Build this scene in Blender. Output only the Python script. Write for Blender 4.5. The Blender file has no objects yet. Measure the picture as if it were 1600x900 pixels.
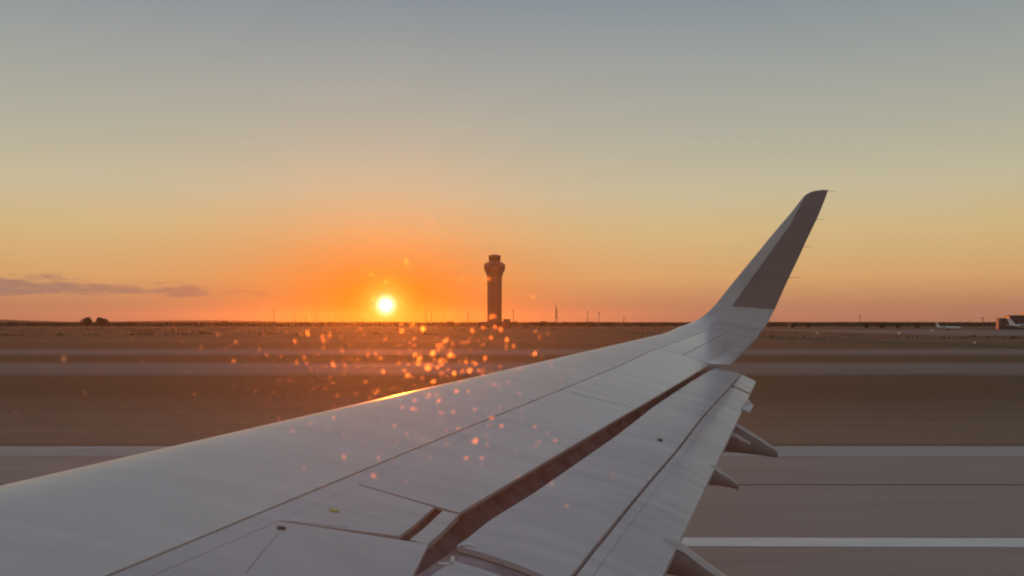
import bpy, bmesh, math, random
import numpy as np
from mathutils import Vector, Matrix, noise as mnoise

# ------------------------------------------------------------------ camera, sky, sun, exposure
sc = bpy.context.scene
COL = sc.collection
F, CX, HY = 1386.0, 800.0, 505.0        # focal length in photo pixels, image centre, horizon row
EYE = 4.2                               # eye height above the runway

def px(x, y, depth):
    """photo pixel -> world point at a given outboard distance"""
    return Vector(((x - CX) / F * depth, depth, EYE + (HY - y) / F * depth))

cam = bpy.data.objects.new('camera', bpy.data.cameras.new('camera'))
COL.objects.link(cam)
sc.camera = cam
cam.location = (0, 0, EYE)
cam.rotation_euler = (math.pi / 2, 0, 0)
cam.data.sensor_width = 36
cam.data.lens = F / 1600 * 36
cam.data.shift_y = 55 / 1600
cam.data.clip_start = 0.02
cam.data.clip_end = 40000
cam.data.dof.use_dof = True
cam.data.dof.focus_distance = 25.0
cam.data.dof.aperture_fstop = 30.0

SUN = Vector(((603 - CX) / F, 1.0, (HY - 477) / F)).normalized()

def srgb(r, g, b, a=1.0):
    f = lambda c: (c / 255 / 12.92) if c / 255 <= 0.04045 else ((c / 255 + 0.055) / 1.055) ** 2.4
    return (f(r), f(g), f(b), a)

w = bpy.data.worlds.new('World')
sc.world = w
w.use_nodes = True
nt = w.node_tree
N, L = nt.nodes, nt.links
bg = N['Background']
tc = N.new('ShaderNodeTexCoord')
nrm = N.new('ShaderNodeVectorMath'); nrm.operation = 'NORMALIZE'
L.new(tc.outputs['Generated'], nrm.inputs[0])
sep = N.new('ShaderNodeSeparateXYZ'); L.new(nrm.outputs[0], sep.inputs[0])

def wmath(op, a, b=None, c=None, clamp=False):
    n = N.new('ShaderNodeMath'); n.operation = op; n.use_clamp = clamp
    for i, v in enumerate((a, b, c)):
        if v is None: continue
        if isinstance(v, (int, float)): n.inputs[i].default_value = v
        else: L.new(v, n.inputs[i])
    return n.outputs[0]

def wramp(fac, stops, interp='LINEAR'):
    r = N.new('ShaderNodeValToRGB'); r.color_ramp.interpolation = interp
    e = r.color_ramp.elements
    while len(e) < len(stops): e.new(0.5)
    for el, (p, c) in zip(e, stops): el.position = p; el.color = c
    L.new(fac, r.inputs[0]); return r.outputs[0]

def wmix(fac, a, b, blend='MIX'):
    m = N.new('ShaderNodeMix'); m.data_type = 'RGBA'; m.blend_type = blend; m.clamp_factor = True
    for s, v in ((m.inputs[0], fac), (m.inputs[6], a), (m.inputs[7], b)):
        if isinstance(v, (int, float, tuple)): s.default_value = v
        else: L.new(v, s)
    return m.outputs[2]

# evening sky: elevation gradient that dims away from the sun, the physical sky on top, a wide aureole round the sun
elev = wmath('ABSOLUTE', sep.outputs[2])
SKY_STOPS = [(0.000, srgb(172, 114, 92)), (0.020, srgb(186, 130, 97)), (0.050, srgb(213, 164, 108)),
             (0.100, srgb(210, 183, 132)), (0.145, srgb(197, 187, 155)), (0.200, srgb(177, 176, 158)),
             (0.270, srgb(157, 163, 158)), (0.340, srgb(132, 146, 153)), (0.55, srgb(134, 145, 156)), (1.0, srgb(130, 143, 160))]
grad = wramp(elev, SKY_STOPS)
dot = N.new('ShaderNodeVectorMath'); dot.operation = 'DOT_PRODUCT'
L.new(nrm.outputs[0], dot.inputs[0]); dot.inputs[1].default_value = SUN
cosang = dot.outputs['Value']
azi = wmath('MULTIPLY_ADD', cosang, 0.10, 0.90)          # sky opposite the sun is dimmer
grad = wmix(1.0, grad, azi, 'MULTIPLY')
ang = wmath('MULTIPLY', wmath('ARCCOSINE', wmath('MINIMUM', cosang, 0.999999)), 180 / math.pi)

def gauss(width, amp):
    q = wmath('DIVIDE', ang, width)
    return wmath('MULTIPLY', wmath('EXPONENT', wmath('MULTIPLY', wmath('MULTIPLY', q, q), -1.0)), amp)
def expo(width, amp):
    return wmath('MULTIPLY', wmath('EXPONENT', wmath('DIVIDE', ang, -width)), amp)

def tint(val, col):
    return wmix(1.0, val, col, 'MULTIPLY')
# low streaks of cloud near the horizon, thicker towards the south-west end of the sky
azim = wmath('ARCTAN2', sep.outputs[0], sep.outputs[1])
cmb = N.new('ShaderNodeCombineXYZ')
L.new(wmath('MULTIPLY', azim, 24.0), cmb.inputs[0]); L.new(wmath('MULTIPLY', sep.outputs[2], 150.0), cmb.inputs[1])
cn = N.new('ShaderNodeTexNoise'); cn.inputs['Scale'].default_value = 1.0; cn.inputs['Detail'].default_value = 7.0
cn.inputs['Roughness'].default_value = 0.62
L.new(cmb.outputs[0], cn.inputs['Vector'])
def bump(v, centre, width):
    q = wmath('DIVIDE', wmath('SUBTRACT', v, centre), width)
    return wmath('EXPONENT', wmath('MULTIPLY', wmath('MULTIPLY', q, q), -1.0))
band1 = wmath('MULTIPLY', bump(sep.outputs[2], 0.040, 0.013), bump(azim, -0.58, 0.17))
band2 = wmath('MULTIPLY', bump(sep.outputs[2], 0.033, 0.006), bump(azim, -0.36, 0.16))
band3 = wmath('MULTIPLY', bump(sep.outputs[2], 0.036, 0.010), bump(azim, 0.60, 0.10))
band4 = wmath('MULTIPLY', bump(wmath('MULTIPLY_ADD', azim, 0.25, sep.outputs[2]), 0.0005, 0.0045), bump(azim, -0.172, 0.028))
band = wmath('ADD', wmath('ADD', band1, wmath('MULTIPLY', band2, 0.75)), wmath('ADD', wmath('MULTIPLY', band3, 0.45), wmath('MULTIPLY', band4, 0.5)))
cfac = wmath('MULTIPLY', wmath('SUBTRACT', wmath('ADD', wmath('MULTIPLY_ADD', cn.outputs['Fac'], 1.7, -0.35), wmath('MULTIPLY', band, 0.70)), 0.84, clamp=True), 3.4, clamp=True)
cfac = wmath('MULTIPLY', cfac, 0.80)
grad = wmix(cfac, grad, srgb(150, 117, 106))

def wadd(a, b):
    return wmix(1.0, a, b, 'ADD')
glow = tint(gauss(0.42, 3.6), (1.0, 0.86, 0.55, 1))
glow = wadd(glow, tint(gauss(1.35, 0.7), (1.0, 0.52, 0.08, 1)))
glow = wadd(glow, tint(expo(4.0, 0.06), (1.0, 0.25, 0.0, 1)))
skyt = N.new('ShaderNodeTexSky'); skyt.sky_type = 'NISHITA'; skyt.sun_disc = False
skyt.sun_elevation = math.asin(SUN.z); skyt.sun_rotation = math.atan2(SUN.x, SUN.y)
skyt.dust_density = 4.0; skyt.ozone_density = 3.0
phys = wmix(1.0, skyt.outputs[0], (0.004, 0.004, 0.004, 1), 'MULTIPLY')
# close to the sun the thick low air lets only orange through
daz = wmath('MULTIPLY', wmath('SUBTRACT', azim, math.atan2(SUN.x, SUN.y)), 180 / math.pi)
del_ = wmath('MULTIPLY', wmath('SUBTRACT', wmath('ARCSINE', sep.outputs[2]), math.asin(SUN.z)), 1.9 * 180 / math.pi)
aell = wmath('SQRT', wmath('ADD', wmath('MULTIPLY', daz, daz), wmath('MULTIPLY', del_, del_)))
lowair = wmath('MULTIPLY', wmath('EXPONENT', wmath('MULTIPLY', wmath('POWER', wmath('DIVIDE', aell, 8.3), 1.5), -1.0)), 1.2)
lowair = wmath('MULTIPLY', lowair, 0.97, clamp=True)
grad = wmix(lowair, grad, (0.58, 0.145, 0.0, 1))
total = wadd(wadd(grad, glow), phys)
L.new(total, bg.inputs[0])
bg.inputs[1].default_value = 1.0

sun = bpy.data.objects.new('sun', bpy.data.lights.new('sun', 'SUN'))
COL.objects.link(sun)
sun.data.energy = 2.1
sun.data.angle = math.radians(0.55)
sun.data.color = (1.0, 0.19, 0.012)
sun.rotation_euler = SUN.to_track_quat('Z', 'Y').to_euler()
sun.location = (-140, 1000, 60)

sc.view_settings.view_transform = 'Standard'
sc.view_settings.look = 'None'
sc.view_settings.exposure = 0.0
sc.view_settings.gamma = 1.0
sc.view_settings.use_curve_mapping = False
sc.cycles.filter_width = 2.0
sc.cycles.use_denoising = True
sc.cycles.max_bounces = 6
sc.cycles.volume_bounces = 0
sc.cycles.transparent_max_bounces = 24
sc.cycles.sample_clamp_indirect = 4.0
rnd = random.Random(7)

# ------------------------------------------------------------------ helpers
def lerp(a, b, t): return a + (b - a) * t
def tag(o, label=None, cat=None, group=None, kind=None):
    for k, v in (('label', label), ('category', cat), ('group', group), ('kind', kind)):
        if v: o[k] = v
    return o

def empty(name, loc=(0, 0, 0), rz=0.0):
    o = bpy.data.objects.new(name, None); COL.objects.link(o)
    o.location = loc; o.rotation_euler = (0, 0, rz); o.empty_display_size = 0.3
    return o

def mesh(name, verts, faces, mat, parent=None, smooth=False, loc=None):
    me = bpy.data.meshes.new(name)
    me.from_pydata([tuple(v) for v in verts], [], faces)
    me.update()
    bm = bmesh.new(); bm.from_mesh(me)
    bmesh.ops.recalc_face_normals(bm, faces=bm.faces)
    bm.to_mesh(me); bm.free()
    if smooth: me.polygons.foreach_set('use_smooth', [True] * len(me.polygons))
    if mat: me.materials.append(mat)
    o = bpy.data.objects.new(name, me); COL.objects.link(o)
    if parent is not None: o.parent = parent
    if loc is not None: o.location = loc
    return o

def box_vf(x0, x1, y0, y1, z0, z1):
    v = [(x, y, z) for z in (z0, z1) for y in (y0, y1) for x in (x0, x1)]
    f = [(0, 1, 3, 2), (4, 6, 7, 5), (0, 4, 5, 1), (2, 3, 7, 6), (0, 2, 6, 4), (1, 5, 7, 3)]
    return v, f

class MB:
    def __init__(s): s.v, s.f = [], []
    def add(s, v, f):
        o = len(s.v); s.v += [tuple(q) for q in v]; s.f += [tuple(i + o for i in q) for q in f]; return s
    def box(s, *a): return s.add(*box_vf(*a))
    def tube(s, pts, rads, n=8, caps=True):
        rings = []
        pts = [Vector(p) for p in pts]
        for i, p in enumerate(pts):
            d = (pts[min(i + 1, len(pts) - 1)] - pts[max(i - 1, 0)]).normalized()
            a = d.orthogonal().normalized() if abs(d.z) < 0.9 else Vector((1, 0, 0))
            a = (a - d * a.dot(d)).normalized(); b = d.cross(a)
            r = rads[i] if isinstance(rads, (list, tuple)) else rads
            rings.append([p + (a * math.cos(2 * math.pi * k / n) + b * math.sin(2 * math.pi * k / n)) * r for k in range(n)])
        return s.loft(rings, caps)
    def loft(s, rings, caps=True, closed=True):
        n = len(rings[0]); v = [p for r in rings for p in r]; f = []
        for i in range(len(rings) - 1):
            for k in range(n if closed else n - 1):
                f.append((i * n + k, i * n + (k + 1) % n, (i + 1) * n + (k + 1) % n, (i + 1) * n + k))
        if caps and closed:
            f.append(tuple(range(n))[::-1]); f.append(tuple((len(rings) - 1) * n + k for k in range(n)))
        return s.add(v, f)
    def lathe(s, prof, n=16, cx=0, cy=0, phase=0.0):
        return s.loft([[(cx + r * math.cos(2 * math.pi * k / n + phase), cy + r * math.sin(2 * math.pi * k / n + phase), z) for k in range(n)] for r, z in prof])
    def build(s, name, mat, parent=None, smooth=False, loc=None):
        return mesh(name, s.v, s.f, mat, parent, smooth, loc)

# ------------------------------------------------------------------ materials
def material(name):
    m = bpy.data.materials.new(name); m.use_nodes = True
    return m, m.node_tree, m.node_tree.nodes['Principled BSDF']

def simple(name, col, rough=0.6, metal=0.0, var=0.12, scale=3.0, spec=0.5, coat=0.0):
    """base colour with a noise variation and a small roughness variation"""
    m, t, p = material(name)
    no = t.nodes.new('ShaderNodeTexNoise'); no.inputs['Scale'].default_value = scale; no.inputs['Detail'].default_value = 6
    co = t.nodes.new('ShaderNodeTexCoord'); t.links.new(co.outputs['Object'], no.inputs['Vector'])
    r = t.nodes.new('ShaderNodeValToRGB'); e = r.color_ramp.elements
    e[0].position = 0.3; e[1].position = 0.7
    e[0].color = tuple(c * (1 - var) for c in col[:3]) + (1,); e[1].color = tuple(min(1, c * (1 + var)) for c in col[:3]) + (1,)
    t.links.new(no.outputs['Fac'], r.inputs[0]); t.links.new(r.outputs[0], p.inputs['Base Color'])
    p.inputs['Roughness'].default_value = rough; p.inputs['Metallic'].default_value = metal
    p.inputs['Specular IOR Level'].default_value = spec; p.inputs['Coat Weight'].default_value = coat
    p.inputs['Coat Roughness'].default_value = 0.12
    return m

def ground_mat(name, a, b, c, stretch, big, rough=0.95, bumpy=0.0):
    """three-tone field or pavement colour: broad patches and finer streaks running along the runway"""
    m, t, p = material(name)
    co = t.nodes.new('ShaderNodeTexCoord')
    def nz(sx, sy, detail):
        mp = t.nodes.new('ShaderNodeMapping'); mp.inputs['Scale'].default_value = (sx, sy, 1)
        t.links.new(co.outputs['Object'], mp.inputs[0])
        n = t.nodes.new('ShaderNodeTexNoise'); n.inputs['Scale'].default_value = 1; n.inputs['Detail'].default_value = detail
        t.links.new(mp.outputs[0], n.inputs['Vector']); return n.outputs['Fac']
    n1 = nz(big * stretch, big, 5); n2 = nz(big * 9 * stretch, big * 9, 6)
    r1 = t.nodes.new('ShaderNodeValToRGB'); r1.color_ramp.elements[0].position = 0.35; r1.color_ramp.elements[1].position = 0.66
    r1.color_ramp.elements[0].color = a; r1.color_ramp.elements[1].color = b
    t.links.new(n1, r1.inputs[0])
    mx = t.nodes.new('ShaderNodeMix'); mx.data_type = 'RGBA'
    r2 = t.nodes.new('ShaderNodeMapRange'); r2.inputs[1].default_value = 0.42; r2.inputs[2].default_value = 0.75; r2.inputs[4].default_value = 0.7
    t.links.new(n2, r2.inputs[0]); t.links.new(r2.outputs[0], mx.inputs[0]); t.links.new(r1.outputs[0], mx.inputs[6]); mx.inputs[7].default_value = c
    t.links.new(mx.outputs[2], p.inputs['Base Color'])
    p.inputs['Roughness'].default_value = rough; p.inputs['Specular IOR Level'].default_value = 0.15
    if bumpy:
        n3 = nz(2.0, 2.0, 8); bu = t.nodes.new('ShaderNodeBump'); bu.inputs['Strength'].default_value = bumpy; bu.inputs['Distance'].default_value = 0.2
        t.links.new(n3, bu.inputs['Height']); t.links.new(bu.outputs[0], p.inputs['Normal'])
    return m

def paint_mat(name, col, rough, coat, dirt=0.16, crough=0.16):
    """aircraft paint: faint soot streaks running chordwise, small stains, fine orange-peel relief"""
    m, t, p = material(name)
    co = t.nodes.new('ShaderNodeTexCoord')
    def nz(scale, detail):
        mp = t.nodes.new('ShaderNodeMapping'); mp.inputs['Scale'].default_value = scale
        mp.inputs['Rotation'].default_value = (0, 0, math.radians(-4))
        t.links.new(co.outputs['Object'], mp.inputs[0])
        n = t.nodes.new('ShaderNodeTexNoise'); n.inputs['Scale'].default_value = 1; n.inputs['Detail'].default_value = detail
        t.links.new(mp.outputs[0], n.inputs['Vector']); return n.outputs['Fac']
    streak = nz((0.55, 7.0, 1.0), 6); blot = nz((1.6, 1.6, 1.6), 5); fine = nz((60, 60, 60), 2)
    def rng(v, a, b, lo, hi):
        r = t.nodes.new('ShaderNodeMapRange'); r.inputs[1].default_value = a; r.inputs[2].default_value = b
        r.inputs[3].default_value = lo; r.inputs[4].default_value = hi; t.links.new(v, r.inputs[0]); return r.outputs[0]
    a = rng(streak, 0.35, 0.72, 1.0, 1 - dirt); b = rng(blot, 0.4, 0.75, 1.0, 1 - dirt * 0.8)
    mu = t.nodes.new('ShaderNodeMath'); mu.operation = 'MULTIPLY'; t.links.new(a, mu.inputs[0]); t.links.new(b, mu.inputs[1])
    mx = t.nodes.new('ShaderNodeMix'); mx.data_type = 'RGBA'; mx.blend_type = 'MULTIPLY'; mx.inputs[0].default_value = 1
    mx.inputs[6].default_value = col; t.links.new(mu.outputs[0], mx.inputs[7]); t.links.new(mx.outputs[2], p.inputs['Base Color'])
    t.links.new(rng(streak, 0.3, 0.7, rough - 0.05, rough + 0.08), p.inputs['Roughness'])
    p.inputs['Coat Weight'].default_value = coat; p.inputs['Coat Roughness'].default_value = crough; p.inputs['Coat IOR'].default_value = 1.7
    wav = nz((2.2, 2.2, 2.2), 2)
    bu = t.nodes.new('ShaderNodeBump'); bu.inputs['Strength'].default_value = 0.10; bu.inputs['Distance'].default_value = 0.02
    t.links.new(wav, bu.inputs['Height']); t.links.new(bu.outputs[0], p.inputs['Normal']); t.links.new(bu.outputs[0], p.inputs['Coat Normal'])
    return m

M = {}
M['grass'] = ground_mat('grass', (0.060, 0.050, 0.026, 1), (0.095, 0.072, 0.036, 1), (0.050, 0.050, 0.022, 1), 0.10, 0.05, 1.0, 0.15)
M['concrete'] = ground_mat('concrete', (0.30, 0.25, 0.22, 1), (0.345, 0.285, 0.248, 1), (0.265, 0.22, 0.195, 1), 0.12, 0.18, 0.85)
M['asphalt'] = ground_mat('asphalt', (0.145, 0.124, 0.108, 1), (0.18, 0.155, 0.136, 1), (0.12, 0.103, 0.09, 1), 0.08, 0.12, 0.85)
M['line'] = ground_mat('line', (0.70, 0.68, 0.64, 1), (0.78, 0.76, 0.72, 1), (0.58, 0.56, 0.52, 1), 0.3, 0.6, 0.7)
M['taxi_line'] = ground_mat('taxi_line', (0.27, 0.25, 0.23, 1), (0.32, 0.30, 0.27, 1), (0.22, 0.2, 0.18, 1), 0.15, 0.3, 0.8)
M['worn_grass'] = ground_mat('worn_grass', (0.105, 0.090, 0.066, 1), (0.13, 0.112, 0.085, 1), (0.085, 0.075, 0.05, 1), 0.05, 0.10, 1.0)
M['joint'] = simple('joint', (0.05, 0.045, 0.04), 0.9)
M['shoulder'] = ground_mat('shoulder', (0.35, 0.335, 0.32, 1), (0.42, 0.40, 0.38, 1), (0.30, 0.285, 0.27, 1), 0.15, 0.3, 0.8)
M['wing'] = paint_mat('wing', (0.43, 0.415, 0.41, 1), 0.34, 1.0, 0.20)
M['wing_light'] = paint_mat('wing_light', (0.48, 0.478, 0.488, 1), 0.42, 0.4, 0.22)
M['slat'] = paint_mat('slat', (0.56, 0.54, 0.505, 1), 0.46, 0.8, 0.12, 0.34)  # brighter, creamier than the wing skin: horizon sheen put into the base colour
M['livery'] = paint_mat('livery', (0.185, 0.152, 0.145, 1), 0.45, 0.15, 0.2)
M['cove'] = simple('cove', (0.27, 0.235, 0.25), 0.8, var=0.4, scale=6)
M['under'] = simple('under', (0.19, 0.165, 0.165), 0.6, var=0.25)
M['seal'] = simple('seal', (0.035, 0.032, 0.035), 0.7)
M['metal'] = simple('metal', (0.62, 0.61, 0.60), 0.3, 0.8)
M['joint_paint'] = simple('joint_paint', (0.26, 0.25, 0.26), 0.6)
M['yellow'] = simple('yellow', (0.50, 0.46, 0.12), 0.6)

# ------------------------------------------------------------------ ground
def sheet(name, x0, x1, y0, y1, z, mat, parent=None, skew=0.0, nx=1):
    """flat strip; y at the right end is shifted by skew"""
    v, f = [], []
    for i in range(nx + 1):
        t = i / nx; x = x0 + (x1 - x0) * t; s = skew * (t - 0.5)
        v += [(x, y0 + s, z), (x, y1 + s, z)]
    f = [(2 * i, 2 * i + 2, 2 * i + 3, 2 * i + 1) for i in range(nx)]
    return mesh(name, v, f, mat, parent)
def dist(row): return EYE * F / (row - HY)

tag(sheet('ground', -6500, 6500, -1400, 7000, -0.016, M['grass']), 'dry brown grass airfield reaching to the horizon', None, kind='structure')
tag(sheet('runway', -1500, 1500, -25, 30.4, 0.0, M['concrete']), 'wide brownish concrete runway below the wing', kind='structure')
tag(sheet('runway_edge_band', -1500, 1500, 28.0, 30.2, 0.004, M['shoulder']), 'pale band along the far edge of the runway', kind='structure')
tag(sheet('runway_edge_line', -1500, 1500, 16.72, 17.40, 0.004, M['line'], skew=-26), 'broad white painted line on the runway', kind='structure')
tag(sheet('pavement_joint', -1500, 1500, 23.0, 23.12, 0.004, M['joint']), 'thin dark joint across the runway concrete', kind='structure')
NV = 1400
for lay in range(6):
    u_ = lay / 5; far = 52 - 17 * u_
    lab = ('sparse outermost', 'thin outer', 'middle outer', 'middle inner', 'dense inner', 'palest innermost')[lay] + ' strip of dry grass beside the runway'
    ca, cb = (0.075, 0.060, 0.034), (0.190, 0.145, 0.098)
    base_c = [lerp(a_, b_, (lay + 1) / 6) for a_, b_ in zip(ca, cb)]
    gm = ground_mat('verge', tuple(base_c) + (1,), tuple(c * 0.84 for c in base_c) + (1,), tuple(c * 1.14 for c in base_c) + (1,), 0.05, 0.06, 1.0, 0.2)
    v = []
    for i in range(NV + 1):
        x = -700 + i
        e = far + 1.0 * mnoise.noise(Vector((x * 0.02, lay * 5 + 1.0, 0))) + 1.6 * mnoise.noise(Vector((x * 0.13, lay * 5 + 2.0, 0))) + 2.2 * mnoise.noise(Vector((x * 0.47, lay * 5 + 3.0, 0)))
        z = -0.0135 + lay * 0.002
        v += [(x, 30.6, z), (x, e, z)]
    f = [(2 * i, 2 * i + 2, 2 * i + 3, 2 * i + 1) for i in range(NV)]
    tag(mesh('verge', v, f, gm), lab, kind='structure')
tag(sheet('taxiway', -2500, 2500, 73.5, 92.5, 0.0, M['asphalt']), 'grey taxiway crossing the grass behind the wing', kind='structure')
tag(sheet('taxiway_line', -2500, 2500, 86.0, 86.9, 0.004, M['taxi_line']), 'pale line along the nearer taxiway', kind='structure')
for nm, a_, b_ in (('near', 70.8, 96.0), ('far', 115, 147)):
    tag(sheet('worn_grass', -2500, 2500, a_, b_, -0.008, M['worn_grass']), 'worn grass margin along the %s taxiway' % ('nearer' if nm == 'near' else 'farther'), kind='structure')
tag(sheet('far_taxiway', -2500, 2500, 119, 141, 0.0, M['asphalt']), 'farther grey taxiway strip across the grass', kind='structure')
tag(sheet('service_road', -3000, 3000, 208, 220, 0.0, M['worn_grass']), 'thin grey service road far across the field', kind='structure')
tag(sheet('apron', 150, 900, 300, 560, 0.0, M['asphalt']), 'distant grey apron in front of the terminal', kind='structure')

# ------------------------------------------------------------------ the wing (x aft, y outboard, z relative to eye height until built)
def le_x(y): return -4.75 + 0.51 * y
def le_z(y): return -0.80 + 0.0660 * (y - 4.37) + (0.042 * (y - 13.8) ** 2 if y > 13.8 else 0.0)
def g_x(y): return -2.36 + 0.42 * y
def g_z(y):
    if y <= 12.0: return -1.0586 + 0.0714 * (y - 4.94)
    return -0.5545 + 0.112 * (y - 12.0)
K = 0.24
def wing_pt(y, v, drop=0.0):
    """upper surface of the wing: v = 0 at the crest behind the leading edge, 1 at the spoilers' trailing edge"""
    c = g_x(y) - le_x(y)
    avg = (g_z(y) - le_z(y)) / c
    s0 = 0.23
    e1 = 1 - math.exp(-1 / K)
    s1 = (avg - s0 * K * e1) / (1 - K * e1)
    vv = min(v, 1.0)
    z = le_z(y) + c * (s1 * vv + (s0 - s1) * K * (1 - math.exp(-vv / K)))
    if v > 1.0:
        t = min(1.0, max(0.0, (y - 11.2) / 0.8))
        z += c * (v - 1.0) * lerp(s1, -0.03, t)
    return Vector((le_x(y) + v * c, y, EYE + z - drop))

# flap: top edge E, trailing edge T
def te_x(y): return -0.90 + 0.35 * y
def te_z(y): return -1.428 + 0.0907 * (y - 5.01)
E_PIX = [(709, 854.5), (727, 843), (762.5, 814), (834, 770), (964, 680), (1020, 636), (1080, 596), (1118, 574)]
E_PTS = []
for ex, ey in E_PIX:
    c_ = (HY - ey) / F
    yy = 1.4613 / (0.0714 - c_)
    E_PTS.append((yy, (ex - CX) / F * yy))
E_PTS.sort()
def e_x(y):
    ys = [p[0] for p in E_PTS]; xs = [p[1] for p in E_PTS]
    if y < ys[0]: return xs[0] + 0.42 * (y - ys[0])
    if y > ys[-1]: return xs[-1] + 0.42 * (y - ys[-1])
    return float(np.interp(y, ys, xs))
def e_z(y): return -1.4613 + 0.0714 * y
def flap_pt(y, v, drop=0.0):
    x = lerp(e_x(y), te_x(y), v); z = lerp(e_z(y), te_z(y), v) + 0.055 * math.sin(math.pi * min(1, max(0, v))) * (te_x(y) - e_x(y))
    return Vector((x, y, EYE + z - drop))

def solve(fn, X, Y, y0=7.0, v0=0.5):
    """where the sight line of a photo pixel meets a wing surface, as (span, chord)"""
    a, c = (X - CX) / F, (HY - Y) / F
    q = np.array([y0, v0])
    def r(q):
        p = fn(q[0], q[1]); return np.array([p.x - a * p.y, (p.z - EYE) - c * p.y])
    for _ in range(60):
        r0 = r(q); h = 1e-5
        J = np.stack([(r(q + [h, 0]) - r0) / h, (r(q + [0, h]) - r0) / h], 1)
        d = np.linalg.solve(J, -r0)
        s = min(1.0, 1.5 / (abs(d[0]) + 1e-9), 0.3 / (abs(d[1]) + 1e-9))
        q = q + d * s
        if np.abs(d).max() < 1e-7: break
    return float(q[0]), float(q[1])

def curve(fn, pix, y0=None, v0=0.5):
    out = []
    for X, Y in pix:
        out.append(solve(fn, X, Y, y0 or 7.0, v0))
    out.sort()
    ys, vs = [p[0] for p in out], [p[1] for p in out]
    def f(y):
        if y <= ys[0]: return vs[0] + (vs[1] - vs[0]) / (ys[1] - ys[0]) * (y - ys[0]) * 0.5
        if y >= ys[-1]: return vs[-1]
        return float(np.interp(y, ys, vs))
    f.pts = out
    return f

v_slat = curve(wing_pt, [(180.5, 895), (311, 841), (480, 771), (599, 722), (733, 667), (820, 632), (896, 601), (970, 571), (1020, 547)], v0=0.3)
v_hinge = curve(wing_pt, [(440, 812), (558, 758), (660, 714), (892, 614), (1000, 577), (1072, 552)], v0=0.5)
S1a, S1b = solve(wing_pt, 558, 757), solve(wing_pt, 708, 800)
S2a, S2b = solve(wing_pt, 892, 614), solve(wing_pt, 994, 638)
S0a, S0b = solve(wing_pt, 440, 815), solve(wing_pt, 668, 850)
TEcut = [solve(wing_pt, *p) for p in [(645, 900), (654, 884), (670, 850), (691, 832)]]
print('slat', [(round(a, 2), round(b, 3)) for a, b in v_slat.pts])
print('hinge', [(round(a, 2), round(b, 3)) for a, b in v_hinge.pts])
print('S', S0a, S0b, S1a, S1b, S2a, S2b, TEcut)
cut = sorted(TEcut + [(4.94, 1.0), (12.0, 1.0)])
def v_te(y):
    if y < cut[0][0]: return cut[0][1] + 0.12 * (cut[0][0] - y)
    return float(np.interp(y, [c[0] for c in cut], [c[1] for c in cut]))
Y_IN, Y_FLAP, Y_TIP = 1.6, 12.0, 15.0
V_TE_OUT = 1.21
AI1, AI2, AI3 = solve(wing_pt, 1072, 552, 12, .6), solve(wing_pt, 1135, 518.5, 14, .7), solve(wing_pt, 1180, 527, 14, 1.1)
print('aileron', AI1, AI2, AI3)

wing = empty('aircraft_wing', (0.6, 6.0, EYE - 1.4))
tag(wing, 'long pale grey aircraft wing with upturned dark-painted winglet and extended flaps', 'wing')
WOFF = Vector(wing.location)

def panel(name, fn, ya, yb, va, vb, mat, parent=wing, ns=40, nt_=12, thick=0.02, lift=0.0, gap=0.008, smooth=True, fore=None, aft=None):
    """a skin panel of the wing: ya/yb = (fore, aft) span positions of its two ends, va/vb = chord limits as functions of span"""
    top, bot = [], []
    for i in range(ns + 1):
        for j in range(nt_ + 1):
            s, t = i / ns, j / nt_
            y0 = lerp(ya[0], ya[1], t) + gap; y1 = lerp(yb[0], yb[1], t) - gap
            y = lerp(y0, y1, s)
            fa, fb = va(y), vb(y)
            v = lerp(fa + (gap if fore is None else fore) / 1.6, fb - (gap if aft is None else aft) / 1.6, t)
            p = fn(y, v)
            top.append(p + Vector((0, 0, lift)) - WOFF); bot.append(p + Vector((0, 0, lift - thick)) - WOFF)
    n = nt_ + 1; o = len(top); f = []
    for i in range(ns):
        for j in range(nt_):
            f.append((i * n + j, i * n + j + 1, (i + 1) * n + j + 1, (i + 1) * n + j))
            f.append((o + i * n + j, o + (i + 1) * n + j, o + (i + 1) * n + j + 1, o + i * n + j + 1))
    def rim(idx):
        for a, b in zip(idx[:-1], idx[1:]): f.append((a, b, b + o, a + o))
    rim([i * n for i in range(ns + 1)]); rim([i * n + nt_ for i in range(ns + 1)])
    rim(list(range(n))); rim([ns * n + j for j in range(n)])
    ob = mesh(name, top + bot, f, mat, parent)
    me = ob.data
    sm = [abs(p.normal.z) > 0.5 for p in me.polygons]
    me.polygons.foreach_set('use_smooth', sm)
    me.set_sharp_from_angle(angle=math.radians(35))
    return ob

cst = lambda k: (lambda y: k)
# inner body: closed box of the wing under the skin panels (shows only in the joints and the cove behind the spoilers)
rings = []
NB = 16
for i in range(61):
    y = lerp(Y_IN, Y_TIP, i / 60)
    vt = lerp(v_te(min(y, 12.0)) - 0.10, V_TE_OUT - 0.05, min(1, max(0, (y - 11.7) / 0.5)))
    c = g_x(y) - le_x(y)
    up = [wing_pt(y, lerp(-0.16, vt, k / NB), 0.028) for k in range(NB + 1)]
    th = lerp(0.34, 0.12, i / 60)
    low = []
    for k in range(NB + 1):
        t = k / NB
        v = lerp(vt, -0.16, t)
        p = wing_pt(y, v, 0.028)
        out = min(1, max(0, (y - 11.7) / 0.3))
        d = th * (1 - abs(2 * t - 1) ** 3) * (0.35 + 0.65 * t) + lerp(0.05 + (0.10 if t < 0.01 else 0), 0.004, out)
        low.append(p - Vector((0, 0, d)))
    rings.append([p - WOFF for p in up + low])
MB().loft(rings).build('wing_box', M['cove'], wing)

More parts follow.
